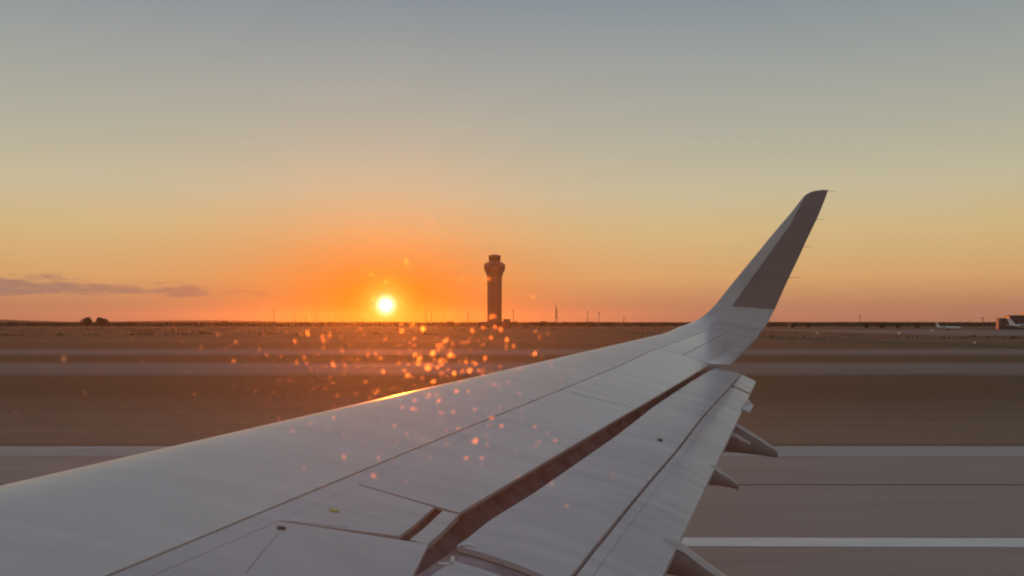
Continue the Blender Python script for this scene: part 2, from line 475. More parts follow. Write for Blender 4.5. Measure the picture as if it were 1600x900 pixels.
# nose and slat: the rounded leading edge back to the slat joint
v_nose = cst(-0.20)
Y_SLAT = 14.15
panel('slat', wing_pt, (Y_IN, Y_IN), (Y_SLAT, Y_SLAT), v_nose, v_slat, M['slat'], ns=90, nt_=26, thick=0.025)
panel('leading_edge_cap', wing_pt, (Y_SLAT, Y_SLAT), (Y_TIP, Y_TIP), cst(-0.18), v_slat, M['slat'], ns=10, nt_=20, thick=0.025, gap=0.006)
# fixed skin between the slat joint and the spoiler hinges
panel('upper_skin', wing_pt, (Y_IN, Y_IN), (12.0, 12.0), v_slat, v_hinge, M['wing'], ns=80, nt_=8, gap=0.006, aft=0.001)
# spoilers
vte_in = lambda y: v_te(y)
panel('spoiler', wing_pt, (S1a[0], S1b[0]), (S2a[0], S2b[0]), v_hinge, v_te, M['wing'], ns=40, nt_=10, lift=0.001, gap=0.008, thick=0.018, fore=0.0015)
panel('spoiler', wing_pt, (S2a[0], S2b[0]), (12.02, 12.02), v_hinge, v_te, M['wing'], ns=30, nt_=10, lift=0.001, gap=0.008, thick=0.018, fore=0.0015)
panel('spoiler', wing_pt, (S0a[0], S0b[0]), (S1a[0], S1b[0]), v_hinge, lambda y: v_te(y) - 0.072, M['wing'], ns=20, nt_=10, lift=0.001, gap=0.004, thick=0.018, fore=0.0015)
panel('trailing_strip', wing_pt, (S0b[0], S0b[0]), (S1b[0], S1b[0]), lambda y: v_te(y) - 0.052, v_te, M['wing'], ns=10, nt_=3, lift=-0.004, gap=0.006, thick=0.03)
panel('root_skin', wing_pt, (Y_IN, Y_IN), (S0a[0], S0b[0]), v_hinge, v_te, M['wing'], ns=24, nt_=10, gap=0.0015, thick=0.018)
# outboard of the flaps: fixed skin, aileron, tip skin
sl_a = (AI2[1] - AI1[1]) / (AI2[0] - AI1[0])
v_ail = lambda y: AI1[1] + sl_a * (y - AI1[0])
ya_in = (min(AI1[0], 12.0), 12.0)
panel('outer_skin', wing_pt, (12.0, 12.0), (AI2[0], AI2[0]), v_slat, v_ail, M['wing'], ns=20, nt_=10, gap=0.006)
panel('aileron', wing_pt, (12.02, 12.02), (AI2[0], AI3[0]), v_ail, cst(V_TE_OUT), M['wing'], ns=24, nt_=10, gap=0.008, thick=0.03)
panel('tip_skin', wing_pt, (AI2[0], AI2[0] + (AI3[0] - AI2[0]) * 1.0), (Y_TIP, Y_TIP), v_slat, cst(V_TE_OUT), M['wing'], ns=8, nt_=16, gap=0.004, thick=0.03)

# winglet: near-level sections from the wing tip up to the pointed tip
WL = [((1086, 502), (1187, 520), 15.38), ((1100, 493), (1196, 510), 15.62), ((1116, 478), (1210, 484), 15.80),
      ((1141, 447), (1223, 455), 15.93), ((1163, 420), (1235.5, 428), 16.03), ((1182, 397), (1248, 402), 16.11), ((1201, 373.5), (1258, 380), 16.19),
      ((1220, 351), (1270, 355), 16.27), ((1235, 333.5), (1278, 338), 16.33), ((1251, 313), (1287, 316), 16.40), ((1257, 306), (1290, 308), 16.43),
      ((1264, 301.5), (1292, 302.5), 16.45), ((1272, 298.5), (1293, 299.5), 16.46), ((1284, 296.8), (1294, 297), 16.47)]
secs = [(wing_pt(Y_TIP, 0.0), wing_pt(Y_TIP, V_TE_OUT), 0.0)]
for (a, b, d) in WL:
    secs.append((px(a[0], a[1], d), px(b[0], b[1], d - 0.05), 1.0))
nrmls = []
for i in range(len(secs)):
    t = min(1.0, i / 3.0)
    nrmls.append(Vector((0, -math.sin(t * 1.28), math.cos(t * 1.28))))
NC = 18
def wl_rows(c0f, c1f, i0, i1, sub=3, tk=0.045):
    ups, dns = [], []
    tt = np.linspace(i0, i1, (i1 - i0) * sub + 1)
    def cat(vals, t):
        i = int(min(len(vals) - 2, math.floor(t))); u = t - i
        p0, p1, p2, p3 = vals[max(0, i - 1)], vals[i], vals[i + 1], vals[min(len(vals) - 1, i + 2)]
        return 0.5 * ((2 * p1) + (p2 - p0) * u + (2 * p0 - 5 * p1 + 4 * p2 - p3) * u * u + (3 * p1 - p0 - 3 * p2 + p3) * u ** 3)
    les, tes = [s[0] for s in secs], [s[1] for s in secs]
    for t in tt:
        A, B, n = cat(les, t), cat(tes, t), cat(nrmls, t).normalized()
        ch = (B - A).length
        fade = max(0.0, 1 - t / 2.5)
        u_, d_ = [], []
        for j in range(NC + 1):
            c = lerp(c0f(t), c1f(t), j / NC)
            th = tk * ch * 1.5 * (math.sqrt(max(c, 0)) * (1 - c)) * 1.2 + 0.004
            P = A.lerp(B, c)
            ref = wing_pt(Y_TIP, c * V_TE_OUT) - wing_pt(Y_TIP, 0).lerp(wing_pt(Y_TIP, V_TE_OUT), c)
            u_.append(P + n * th * (1 - fade) + ref * fade - WOFF); d_.append(P - n * (th + 0.03 * fade) - WOFF)
        ups.append(u_); dns.append(d_)
    return [u + d[::-1] for u, d in zip(ups, dns)]
strip_c = lambda t: 0.28 if t <= 8 else max(0.0, 0.28 * (11.0 - t) / 3.0)
wroot = MB().loft(wl_rows(cst(0), cst(1), 0, 3, 4)).build('winglet', M['wing'], wing, smooth=True)
wroot.data.set_sharp_from_angle(angle=math.radians(40))
o = MB().loft(wl_rows(cst(0), strip_c, 3, 11)).build('leading_edge_strip', M['wing_light'], wroot, smooth=True)
tag(o, 'pale grey leading edge of the winglet'); o.data.set_sharp_from_angle(angle=math.radians(40))
o = MB().loft(wl_rows(strip_c, cst(1), 3, len(secs) - 1)).build('painted_panel', M['livery'], wroot, smooth=True)
tag(o, 'dark brown painted face of the winglet'); o.data.set_sharp_from_angle(angle=math.radians(40))
for (a, b, d) in [((1293, 298), (1307, 299.5), 16.4), ((1274, 343), (1288, 343), 16.25), ((1255, 385.5), (1268, 386), 16.1), ((1232, 434), (1250, 433), 15.95)]:
    MB().tube([px(a[0], a[1], d) - WOFF, px(b[0], b[1], d) - WOFF], [0.0045, 0.002], 6).build('static_wick', M['joint_paint'], wing)

# flaps
v_seam = curve(flap_pt, [(892, 900), (938, 844), (972, 802), (1012, 754), (1042, 720), (1060, 699), (1101.5, 645.6), (1136, 609)], v0=0.5)
print('flap seam', [(round(a, 2), round(b, 3)) for a, b in v_seam.pts])
FI = [solve(flap_pt, *p) for p in [(709, 856), (745, 863), (790, 880), (835, 899)]]
print('flap inner end', FI)
TE1, TE2 = solve(flap_pt, 1146, 605, 11, .6), solve(flap_pt, 1171, 617, 11, .95)
print('tab end', TE1, TE2)
Y_FE = 12.05
fi0, fi1 = FI[0][0], FI[0][0] + (FI[-1][0] - FI[0][0]) / max(FI[-1][1], 0.2) * 0.5
flap = panel('flap', flap_pt, (FI[0][0] + 0.03, FI[-1][0] + 0.0), (Y_FE, Y_FE - 0.03), cst(0.0), v_seam, M['wing_light'], ns=60, nt_=12, thick=0.03, gap=0.006)
panel('flap_strip', flap_pt, (3.2, 3.2), (TE1[0], TE1[0]), lambda y: v_seam(y) + 0.012, lambda y: v_seam(y) + 0.085, M['wing_light'], ns=50, nt_=2, thick=0.03, lift=-0.008, gap=0.004)
panel('flap_tab', flap_pt, (3.2, 3.2), (TE1[0], TE2[0]), lambda y: v_seam(y) + 0.086, cst(1.0), M['wing_light'], ns=50, nt_=8, thick=0.03, gap=0.004)
panel('flap_tab_end', flap_pt, (TE1[0] + 0.10, TE2[0] + 0.12), (Y_FE, Y_FE - 0.02), lambda y: v_seam(y) + 0.02, cst(1.0), M['wing_light'], ns=6, nt_=6, thick=0.03, gap=0.006)
panel('inner_flap', flap_pt, (2.8, 2.4), (FI[0][0] - 0.10, FI[-1][0] - 0.12), cst(0.05), v_seam, M['wing_light'], ns=20, nt_=10, thick=0.05, gap=0.006, lift=-0.02)
# dark nose and underside of the flap
rings = []
for i in range(41):
    y = lerp(2.6, Y_FE - 0.04, i / 40)
    e, t = flap_pt(y, 0.004, 0.012), flap_pt(y, 0.97, 0.035)
    c = te_x(y) - e_x(y)
    ring = [flap_pt(y, k / 10 * 0.97, 0.036) for k in range(11)][::-1]
    ring += [e + Vector(q) for q in ((-0.012, 0, -0.012), (-0.03, 0, -0.06), (-0.05, 0, -0.16), (-0.10, 0, -0.28), (-0.30, 0, -0.36), (-0.30, 0, -0.40))]
    ring += [flap_pt(y, k, 0.035 + h) for k, h in ((0.1, 0.36), (0.35, 0.22), (0.65, 0.10), (0.9, 0.045))]
    rings.append([p - WOFF for p in ring])
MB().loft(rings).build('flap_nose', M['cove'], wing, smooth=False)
rings = []
for i in range(41):
    y = lerp(2.4, 12.0, i / 40)
    vb = v_te(y) - 0.13
    a = wing_pt(y, vb, 0.035); e = flap_pt(y, 0.0)
    ring = [a, Vector((a.x + 0.02, y, a.z - 0.20)), Vector((e.x - 0.10, y, e.z - 0.33)), Vector((e.x + 0.10, y, e.z - 0.36)), Vector((e.x + 0.08, y, e.z - 0.42)),
            Vector((e.x - 0.12, y, e.z - 0.40)), Vector((a.x - 0.05, y, a.z - 0.26)), Vector((a.x - 0.05, y, a.z))]
    rings.append([p - WOFF for p in ring])
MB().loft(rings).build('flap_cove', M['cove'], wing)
# fittings and lug
m = MB(); a = px(731, 853, 4.35) - WOFF
m.tube([a + Vector((-0.03, 0, 0)), a + Vector((0.0, 0.02, 0.004)), a + Vector((0.035, 0, -0.004))], [0.008, 0.011, 0.008], 8).build('hinge_fitting', M['metal'], wing)
m = MB(); a = px(700, 878, 4.2) - WOFF
m.tube([a + Vector((-0.045, 0, -0.006)), a + Vector((0.01, 0.0, -0.012))], [0.006, 0.009], 8)
m.tube([a + Vector((0.02, -0.02, 0.0)), a + Vector((0.02, 0.03, 0.01))], 0.011, 8).build('hinge_fitting', M['metal'], wing)
lug = [flap_pt(*solve(flap_pt, 1158, 640, 10, .95)), flap_pt(*solve(flap_pt, 1168, 621, 10.5, .95))]
d = lug[0].y
q = [px(1158, 638, d), px(1171.5, 643.5, d), px(1177.5, 633, d + 0.35), px(1168, 622, d + 0.8)]
v = [p - WOFF for p in q] + [p - Vector((0, 0, 0.018)) - WOFF for p in q]
mesh('actuator_lug', v, [(0, 1, 2, 3), (7, 6, 5, 4), (0, 4, 5, 1), (1, 5, 6, 2), (2, 6, 7, 3), (3, 7, 4, 0)], M['wing_light'], wing)

def fairing(y, prof, width):
    """canoe fairing under the flap: prof = (x, top, bottom, width factor) stations running aft"""
    rings = []
    for x, zt, zb, wf in prof:
        cz, h = EYE + (zt + zb) / 2, (zt - zb) / 2
        ring = []
        for k in range(16):
            a = 2 * math.pi * k / 16
            cx_, sx_ = math.cos(a), math.sin(a)
            # narrow rounded ridge on top, fuller below
            ww = width * wf * (0.55 if sx_ > 0.75 else 1.0)
            ring.append(Vector((x, y + ww * cx_, cz + h * math.copysign(abs(sx_) ** 0.8, sx_))) - WOFF)
        rings.append(ring)
    b = MB().loft(rings).build('track_fairing', M['under'], wing, smooth=True)
    b.data.set_sharp_from_angle(angle=math.radians(50))
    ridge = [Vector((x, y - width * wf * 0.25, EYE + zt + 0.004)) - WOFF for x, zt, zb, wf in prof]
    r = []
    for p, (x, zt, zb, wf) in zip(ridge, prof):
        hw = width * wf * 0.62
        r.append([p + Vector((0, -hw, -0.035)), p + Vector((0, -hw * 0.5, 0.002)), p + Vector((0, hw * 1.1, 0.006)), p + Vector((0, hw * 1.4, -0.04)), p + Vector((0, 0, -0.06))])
    MB().loft(r).build('lit_ridge', M['wing_light'], b, smooth=False)  # pale strip puts the sun's light on the ridge into its colour

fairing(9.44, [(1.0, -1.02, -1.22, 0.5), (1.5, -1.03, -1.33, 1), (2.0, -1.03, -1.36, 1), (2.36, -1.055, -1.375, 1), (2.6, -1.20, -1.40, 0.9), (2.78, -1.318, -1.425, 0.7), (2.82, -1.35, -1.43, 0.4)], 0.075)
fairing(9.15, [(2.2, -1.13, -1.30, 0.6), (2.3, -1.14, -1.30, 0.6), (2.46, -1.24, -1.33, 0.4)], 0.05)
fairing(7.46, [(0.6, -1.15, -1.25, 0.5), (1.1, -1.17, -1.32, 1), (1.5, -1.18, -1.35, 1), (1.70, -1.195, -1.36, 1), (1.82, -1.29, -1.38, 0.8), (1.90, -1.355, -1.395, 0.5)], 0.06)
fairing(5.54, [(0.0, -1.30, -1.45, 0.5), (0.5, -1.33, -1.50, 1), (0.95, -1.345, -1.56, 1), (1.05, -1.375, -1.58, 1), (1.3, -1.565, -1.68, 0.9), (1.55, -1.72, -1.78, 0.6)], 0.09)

# small marks on the skin
def decal(name, pix, fn, mat, lift=0.003, y0=4.0, v0=0.5):
    q = [fn(*solve(fn, X, Y, y0, v0)) + Vector((0, 0, lift)) - WOFF for X, Y in pix]
    v = q + [p - Vector((0, 0, 0.004)) for p in q]
    n = len(q)
    return mesh(name, v, [tuple(range(n)), tuple(range(n, 2 * n))[::-1]] + [(i, (i + 1) % n, n + (i + 1) % n, n + i) for i in range(n)], mat, wing)
decal('yellow_mark', [(514, 795), (529, 797), (530, 801), (516, 799.5)], wing_pt, M['yellow'], 0.006)
decal('drain_cap', [(433, 823), (447, 825), (446, 828), (434, 827)], wing_pt, M['seal'], 0.006)
decal('skin_joint', [(447, 814), (545, 824), (546, 825.5), (447, 815.5)], wing_pt, M['joint_paint'], 0.0015)
decal('skin_joint', [(435.5, 833), (384, 896), (382.6, 896), (434.6, 833)], wing_pt, M['joint_paint'], 0.0015)
decal('flap_mark', [(1028, 685), (1036, 687), (1034, 691), (1027, 688)], flap_pt, M['seal'], 0.004, 8, .4)

# ------------------------------------------------------------------ far things: tower, masts, trees, terminal, parked aircraft
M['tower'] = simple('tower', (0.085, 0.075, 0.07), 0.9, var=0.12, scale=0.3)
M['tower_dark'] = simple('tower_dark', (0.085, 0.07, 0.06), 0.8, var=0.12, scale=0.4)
M['glass'] = simple('glass', (0.03, 0.035, 0.04), 0.1, spec=0.6)
M['pole'] = simple('pole', (0.10, 0.095, 0.09), 0.6)
M['leaf'] = simple('leaf', (0.050, 0.052, 0.024), 0.9, var=0.45, scale=0.6, spec=0.1)
M['leaf_dark'] = simple('leaf_dark', (0.040, 0.038, 0.022), 0.9, var=0.4, scale=0.05, spec=0.1)
M['bark'] = simple('bark', (0.05, 0.035, 0.025), 0.9)
M['hill'] = simple('hill', (0.045, 0.045, 0.03), 1.0, var=0.3, scale=0.004, spec=0.05)
M['sunglow'] = simple('sunglow', (0.36, 0.22, 0.16), 0.8, var=0.1)  # low orange sunlight on the end wall, put into its base colour
M['roof'] = simple('roof', (0.22, 0.16, 0.13), 0.7)
M['facade'] = simple('facade', (0.05, 0.055, 0.06), 0.5)
M['white'] = simple('white', (0.78, 0.77, 0.75), 0.35, var=0.05)
M['greyblue'] = simple('greyblue', (0.2, 0.23, 0.28), 0.4)
M['tyre'] = simple('tyre', (0.02, 0.02, 0.02), 0.9)

TD = 900.0; TS = TD / F
def trow(r): return EYE + (HY - r) * TS
tower = empty('control_tower', ((772.8 - CX) * TS, TD, 0))
tag(tower, 'tall dark airport control tower with flared head beside the setting sun', 'control tower')
def oct_(m, prof, n=8): return m.lathe(prof, n, phase=math.pi / n)
k8 = 1 / math.cos(math.pi / 8)
MB_ = MB()
oct_(MB_, [(7.5 * k8, -0.3), (7.3 * k8, 3), (7.2 * k8, 20), (7.2 * k8, trow(445)), (7.45 * k8, trow(434)), (8.3 * k8, trow(428.5)), (9.8 * k8, trow(423)), (10.3 * k8, trow(421.5))])
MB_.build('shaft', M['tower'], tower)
for k in range(8):                                   # recessed window slots up the shaft faces
    a = 2 * math.pi * k / 8
    m = MB()
    ca, sa = math.cos(a), math.sin(a)
    pts = []
    for (dx, z) in ((-0.9, 6), (0.9, 6), (0.9, trow(440)), (-0.9, trow(440))):
        for rr in (7.05, 7.32):
            pts.append((ca * rr - sa * dx, sa * rr + ca * dx, z))
    m.add(pts, [(1, 3, 5, 7), (0, 6, 4, 2), (0, 2, 3, 1), (2, 4, 5, 3), (4, 6, 7, 5), (6, 0, 1, 7)])
    m.build('shaft_panel', M['tower_dark'], tower)
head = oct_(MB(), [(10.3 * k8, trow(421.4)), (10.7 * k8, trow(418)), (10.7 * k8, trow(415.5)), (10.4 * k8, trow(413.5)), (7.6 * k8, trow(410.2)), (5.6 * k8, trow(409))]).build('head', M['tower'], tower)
for k in range(16):
    a = 2 * math.pi * (k + 0.5) / 16
    m = MB(); rr = 10.75
    m.tube([(math.cos(a) * rr, math.sin(a) * rr, trow(415.4)), (math.cos(a) * rr, math.sin(a) * rr, trow(413.2))], 0.08, 6)
    m.build('rail_post', M['pole'], head)
MB().lathe([(10.72, trow(413.3)), (10.82, trow(413.3)), (10.82, trow(413.1)), (10.72, trow(413.1))], 24).build('rail', M['pole'], head)
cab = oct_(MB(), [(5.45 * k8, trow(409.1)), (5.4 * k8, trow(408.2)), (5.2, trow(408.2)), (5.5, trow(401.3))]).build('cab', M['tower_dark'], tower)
for k in range(8):                                   # outward-leaning cab windows
    a = 2 * math.pi * k / 8; ca, sa = math.cos(a), math.sin(a); hw0, hw1 = 2.0, 2.3
    z0, z1 = trow(408.0), trow(401.4)
    pts = []
    for rr_off in (0.0, -0.12):
        for (dx, z, r_) in ((-hw0, z0, 5.45), (hw0, z0, 5.45), (hw1, z1, 6.05), (-hw1, z1, 6.05)):
            rr = r_ + rr_off; pts.append((ca * rr - sa * dx, sa * rr + ca * dx, z))
    m = MB().add(pts, [(0, 1, 2, 3), (7, 6, 5, 4), (0, 4, 5, 1), (1, 5, 6, 2), (2, 6, 7, 3), (3, 7, 4, 0)])
    m.build('cab_window', M['glass'], cab)
    a2 = a + math.pi / 8
    MB().tube([(math.cos(a2) * 5.85, math.sin(a2) * 5.85, z0), (math.cos(a2) * 6.5, math.sin(a2) * 6.5, z1)], 0.18, 6).build('mullion', M['tower_dark'], cab)
roof = oct_(MB(), [(6.1 * k8, trow(401.5)), (6.25 * k8, trow(400.2)), (6.1 * k8, trow(399.5)), (3.6, trow(398.3)), (1.0, trow(397.8))]).build('cab_roof', M['tower_dark'], tower)
for (ax, ay, ah) in ((1.5, 0, 3.2), (-1.8, 1, 2.4), (0, -2, 1.8)):
    MB().tube([(ax, ay, trow(398.3)), (ax, ay, trow(398.3) + ah)], [0.07, 0.03], 6).build('antenna', M['pole'], roof)
base = MB().box(-14, 15, -12, 10, -0.3, 5.2).build('base_building', M['tower'], tower)
MB().box(-14.4, 15.4, -12.4, 10.4, 5.2, 5.7).build('parapet', M['tower_dark'], base)
MB().box(9, 16, -10, 4, 5.7, 8.4).build('plant_room', M['tower_dark'], base)
for k in range(6):
    MB().box(-12 + k * 4.4, -9.6 + k * 4.4, -12.15, -11.9, 1.6, 3.6).build('window', M['glass'], base)

# lamp masts on the skyline
POLES = [(428.5, 483, 1000, 'tallest lamp mast on the skyline in the glow before the sun'), (460, 492, 1050, 'short lamp mast just beyond the tallest mast before the sun'),
         (478, 494, 1100, 'small thin mast between two lamp masts near the sun'), (493, 491.5, 1080, 'slim lamp mast standing nearest the sun'),
         (535, 494, 1150, 'faint thin mast close beside the bright sun disc'), (665.5, 481, 1000, 'tall lamp mast between the sun and the control tower'),
         (674, 488, 1050, 'shorter mast right beside the tall mast past the sun'), (731.5, 489, 980, 'slim lamp mast just before the control tower'),
         (802, 484, 980, 'lamp mast standing just past the control tower'), (918.4, 487, 1000, 'first of two matching lamp masts past the radio mast'),
         (936, 488, 1000, 'second of two matching lamp masts past the radio mast'), (974.7, 496, 1100, 'short mast on the skyline before the winglet'),
         (1343.7, 493, 1000, 'lone lamp mast on the skyline past the winglet'), (1535, 496, 800, 'thin lamp mast beside the terminal building')]
for X, R, D, lab in POLES:
    p = px(X, R, D); h = p.z
    t = empty('lamp_mast', (p.x, D, 0)); tag(t, lab, 'mast', 'lamp masts along the skyline')
    MB().tube([(0, 0, -0.3), (0, 0, h * 0.5), (0, 0, h)], [0.42, 0.32, 0.22], 8).build('pole', M['pole'], t)
    m = MB().lathe([(0.25, h - 0.5), (1.3, h - 0.35), (1.3, h - 0.15), (0.25, h)], 10); hd = m.build('lamp_ring', M['pole'], t)
    for k in range(4):
        a = k * math.pi / 2 + 0.4
        MB().box(math.cos(a) * 1.2 - 0.3, math.cos(a) * 1.2 + 0.3, math.sin(a) * 1.2 - 0.3, math.sin(a) * 1.2 + 0.3, h - 0.75, h - 0.36).build('floodlight', M['pole'], hd)

p = px(869, 472, 1000); h = p.z
rm = empty('radio_mast', (p.x, 1000, 0)); tag(rm, 'lattice radio mast with antenna drums on the skyline past the control tower', 'mast')
for k in range(3):
    a = 2 * math.pi * k / 3
    MB().tube([(math.cos(a) * 1.7, math.sin(a) * 1.7, -0.3), (math.cos(a) * 0.5, math.sin(a) * 0.5, h * 0.8)], 0.22, 6).build('mast_leg', M['pole'], rm)
for i in range(8):
    z0, z1 = h * 0.1 * i, h * 0.1 * (i + 1); r0, r1 = lerp(1.7, 0.5, i / 8), lerp(1.7, 0.5, (i + 1) / 8); m = MB()
    for k in range(3):
        a, b = 2 * math.pi * k / 3, 2 * math.pi * (k + 1) / 3
        m.tube([(math.cos(a) * r0, math.sin(a) * r0, z0), (math.cos(b) * r1, math.sin(b) * r1, z1)], 0.12, 5)
    m.build('brace', M['pole'], rm)
for z, r in ((h * 0.42, 1.3), (h * 0.55, 1.1), (h * 0.66, 0.9)):
    MB().lathe([(r * 0.4, z - 0.7), (r, z - 0.6), (r, z + 0.6), (r * 0.4, z + 0.7)], 10).build('antenna_drum', M['pole'], rm)
MB().tube([(0, 0, h * 0.78), (0, 0, h)], [0.2, 0.08], 6).build('whip_antenna', M['pole'], rm)

# trees
def leaf_cloud(rx, ry, rz, cz, n, size, seed, lobes=7):
    r = random.Random(seed); v, f = [], []
    cs = []
    for k in range(lobes):
        a = r.uniform(0, 2 * math.pi); q = r.uniform(0.2, 0.62)
        cs.append((math.cos(a) * rx * q, math.sin(a) * ry * q, cz + r.uniform(-0.35, 0.45) * rz, r.uniform(0.36, 0.6)))
    for k in range(n):
        cx_, cy_, cz_, s = r.choice(cs)
        d = Vector((r.gauss(0, 1), r.gauss(0, 1), r.gauss(0, 1))).normalized() * (r.uniform(0.35, 1.0) ** 0.5)
        c = Vector((cx_ + d.x * rx * s, cy_ + d.y * ry * s, max(cz - rz * 0.95, cz_ + d.z * rz * s)))
        a = Vector((r.gauss(0, 1), r.gauss(0, 1), r.gauss(0, 1))).normalized(); b = a.orthogonal().normalized(); e = a.cross(b)
        ss = size * r.uniform(0.6, 1.4); o = len(v)
        v += [c + b * ss, c + e * ss * 0.7, c - b * ss, c - e * ss * 0.6]; f.append((o, o + 1, o + 2, o + 3))
    return v, f
def tree_proto(rx, rz, h, seed, n=900, size=0.42):
    tm = MB(); r = random.Random(seed)
    tm.tube([(0, 0, -0.3), (0.1, 0, h * 0.25), (0.0, 0.1, h * 0.55)], [0.32, 0.24, 0.12], 7)
    for k in range(5):
        a = r.uniform(0, 6.28); tm.tube([(0.05, 0, h * r.uniform(0.2, 0.35)), (math.cos(a) * rx * 0.5, math.sin(a) * rx * 0.5, h * r.uniform(0.5, 0.75))], [0.14, 0.05], 5)
    v, f = leaf_cloud(rx, rx * 0.9, rz, h - rz, n, size, seed)
    c = mesh('crown', v, f, M['leaf']); t = tm.build('trunk', M['bark'])
    COL.objects.unlink(c); COL.objects.unlink(t)
    return t.data, c.data
PROTO = [tree_proto(6.0, 4.2, 9.4, 3, 1500), tree_proto(5.0, 3.2, 7.0, 5, 1000), tree_proto(3.6, 2.6, 5.6, 9, 700)]
def tree(X, D, kind, scale, lab, group=None, rz=0.0):
    p = px(X, HY, D)
    t = empty('field_tree', (p.x, D, 0), rz); t.scale = (scale, scale, scale)
    tag(t, lab, 'tree', group)
    for me, n in zip(PROTO[kind], ('trunk', 'crown')):
        o = bpy.data.objects.new(n, me); COL.objects.link(o); o.parent = t
tree(137, 700, 0, 1.0, 'rounded dark tree, first of the close pair standing above the skyline', rz=0.3)
tree(159, 706, 0, 0.98, 'rounded dark tree, second of the close pair standing above the skyline', rz=2.1)
SMALL = [(704, 950, 1, 1.0, 'rounded low tree on the skyline between the sun and the control tower'), (692, 980, 2, 1.0, 'smaller tree just sunward of the rounded tree before the control tower'),
         (792, 940, 1, 0.95, 'dark tree at the foot of the control tower'), (800, 960, 2, 1.1, 'small tree under the lamp mast just past the control tower'),
         (835, 1000, 1, 0.9, 'first tree of the low clump before the radio mast'), (848, 1010, 1, 1.05, 'tallest tree of the low clump before the radio mast'), (861, 1000, 2, 1.1, 'tree touching the foot of the radio mast'),
         (906, 1000, 2, 1.0, 'small tree between the radio mast and the paired lamp masts'), (923, 990, 1, 0.95, 'bushy tree between the two matching lamp masts'), (950, 1040, 2, 1.0, 'small tree just past the two matching lamp masts'),
         (1003, 1020, 2, 1.1, 'small skyline tree nearest the wing tip'), (1240, 700, 2, 0.85, 'small tree on the horizon just past the winglet'), (1262, 720, 2, 0.9, 'second small tree on the horizon past the winglet'),
         (1352, 640, 2, 0.82, 'low tree next to the lone lamp mast past the winglet'), (1380, 620, 2, 0.8, 'second low tree past the lone lamp mast'), (1405, 650, 2, 0.85, 'low tree behind the pale marker board before the apron'),
         (1432, 640, 2, 0.8, 'low tree nearest the small parked aircraft'), (352, 1100, 1, 1.0, 'low skyline tree midway between the tree pair and the sun'), (380, 1090, 2, 1.1, 'small tree before the tallest lamp mast'),
         (300, 1050, 2, 1.1, 'lone small tree on the open skyline past the tree pair'), (205, 900, 2, 0.9, 'small tree standing just past the close pair of trees'), (52, 900, 2, 0.95, 'small tree before the close pair, under the hill'),
         (20, 930, 1, 0.9, 'leftmost tree on the skyline, under the hill'), (620, 1100, 2, 1.0, 'small tree on the skyline directly under the sun'), (574, 1120, 2, 1.0, 'small tree on the skyline just short of the sun')]
for i, (X, D, k, s, lab) in enumerate(SMALL):
    tree(X, D, k, s, lab, 'small trees of the treeline', rz=i * 1.7)

# mass of far woods, too dense to count, in belts beyond the airfield
r = random.Random(21); v, f = [], []
for belt, (d0, d1, h0, h1, n) in enumerate([(1150, 1350, 3.5, 5.2, 5200), (1800, 2100, 5.0, 7.0, 6000), (2700, 3100, 6.5, 8.6, 7000)]):
    for k in range(n):
        d = r.uniform(d0, d1); x = r.uniform(-0.66, 0.66) * d
        top = lerp(h0, h1, 0.5 + 0.5 * mnoise.noise(Vector((x * 0.008, belt * 7.1, 0.3)))) * (0.75 + 0.45 * mnoise.noise(Vector((x * 0.05, belt, 4.0))))
        z = r.uniform(0, 1) ** 0.7 * max(1.2, top)
        s = (0.9 + d / 2200) * r.uniform(0.7, 1.5)
        c = Vector((x, d, z)); a = Vector((r.gauss(0, 0.6), -1, r.gauss(0, 0.6))).normalized(); b = a.orthogonal().normalized(); e = a.cross(b); o = len(v)
        v += [c + b * s, c + e * s, c - b * s, c - e * s]; f.append((o, o + 1, o + 2, o + 3))
tag(mesh('distant_woods', v, f, M['leaf_dark']), 'long dark belt of far woods along the horizon', kind='stuff')
# scattered low scrub on the open field
v, f = [], []
for k in range(1500):
    d = r.uniform(240, 820); x = r.uniform(-0.62, 0.62) * d
    if mnoise.noise(Vector((x * 0.010, d * 0.02, 1.7))) < 0.12 or (x > 130 and d > 280): continue
    hh = r.uniform(0.25, 0.8)
    for j in range(10):
        c = Vector((x + r.gauss(0, 1.6), d + r.gauss(0, 1.6), r.uniform(0.05, hh))); a = Vector((r.gauss(0, 1), r.gauss(0, 1), r.gauss(0, 1))).normalized(); b = a.orthogonal().normalized(); e = a.cross(b); s = r.uniform(0.15, 0.4); o = len(v)
        v += [c + b * s, c + e * s, c - b * s, c - e * s]; f.append((o, o + 1, o + 2, o + 3))
tag(mesh('scrub', v, f, M['leaf']), 'low dark scrub dotted over the open field', kind='stuff')

# far hills
v, f = [], []
NH = 160
for i in range(NH + 1):
    x = lerp(-6200, 6200, i / NH); pxx = 800 + x / 5600 * F
    h = 12 + 20 * math.exp(-((pxx + 60) / 120) ** 2) + 10 * math.exp(-((pxx - 330) / 120) ** 2) + 4 * mnoise.noise(Vector((x * 0.0016, 3, 1))) + 1.5 * mnoise.noise(Vector((x * 0.006, 8, 1)))
    v += [(x, 5300, -1), (x, 5600, max(4, h)), (x, 6000, -1)]
for i in range(NH):
    a = i * 3; f += [(a, a + 3, a + 4, a + 1), (a + 1, a + 4, a + 5, a + 2)]
tag(mesh('hills', v, f, M['hill'], smooth=True), 'low dark hills on the far horizon', kind='structure')

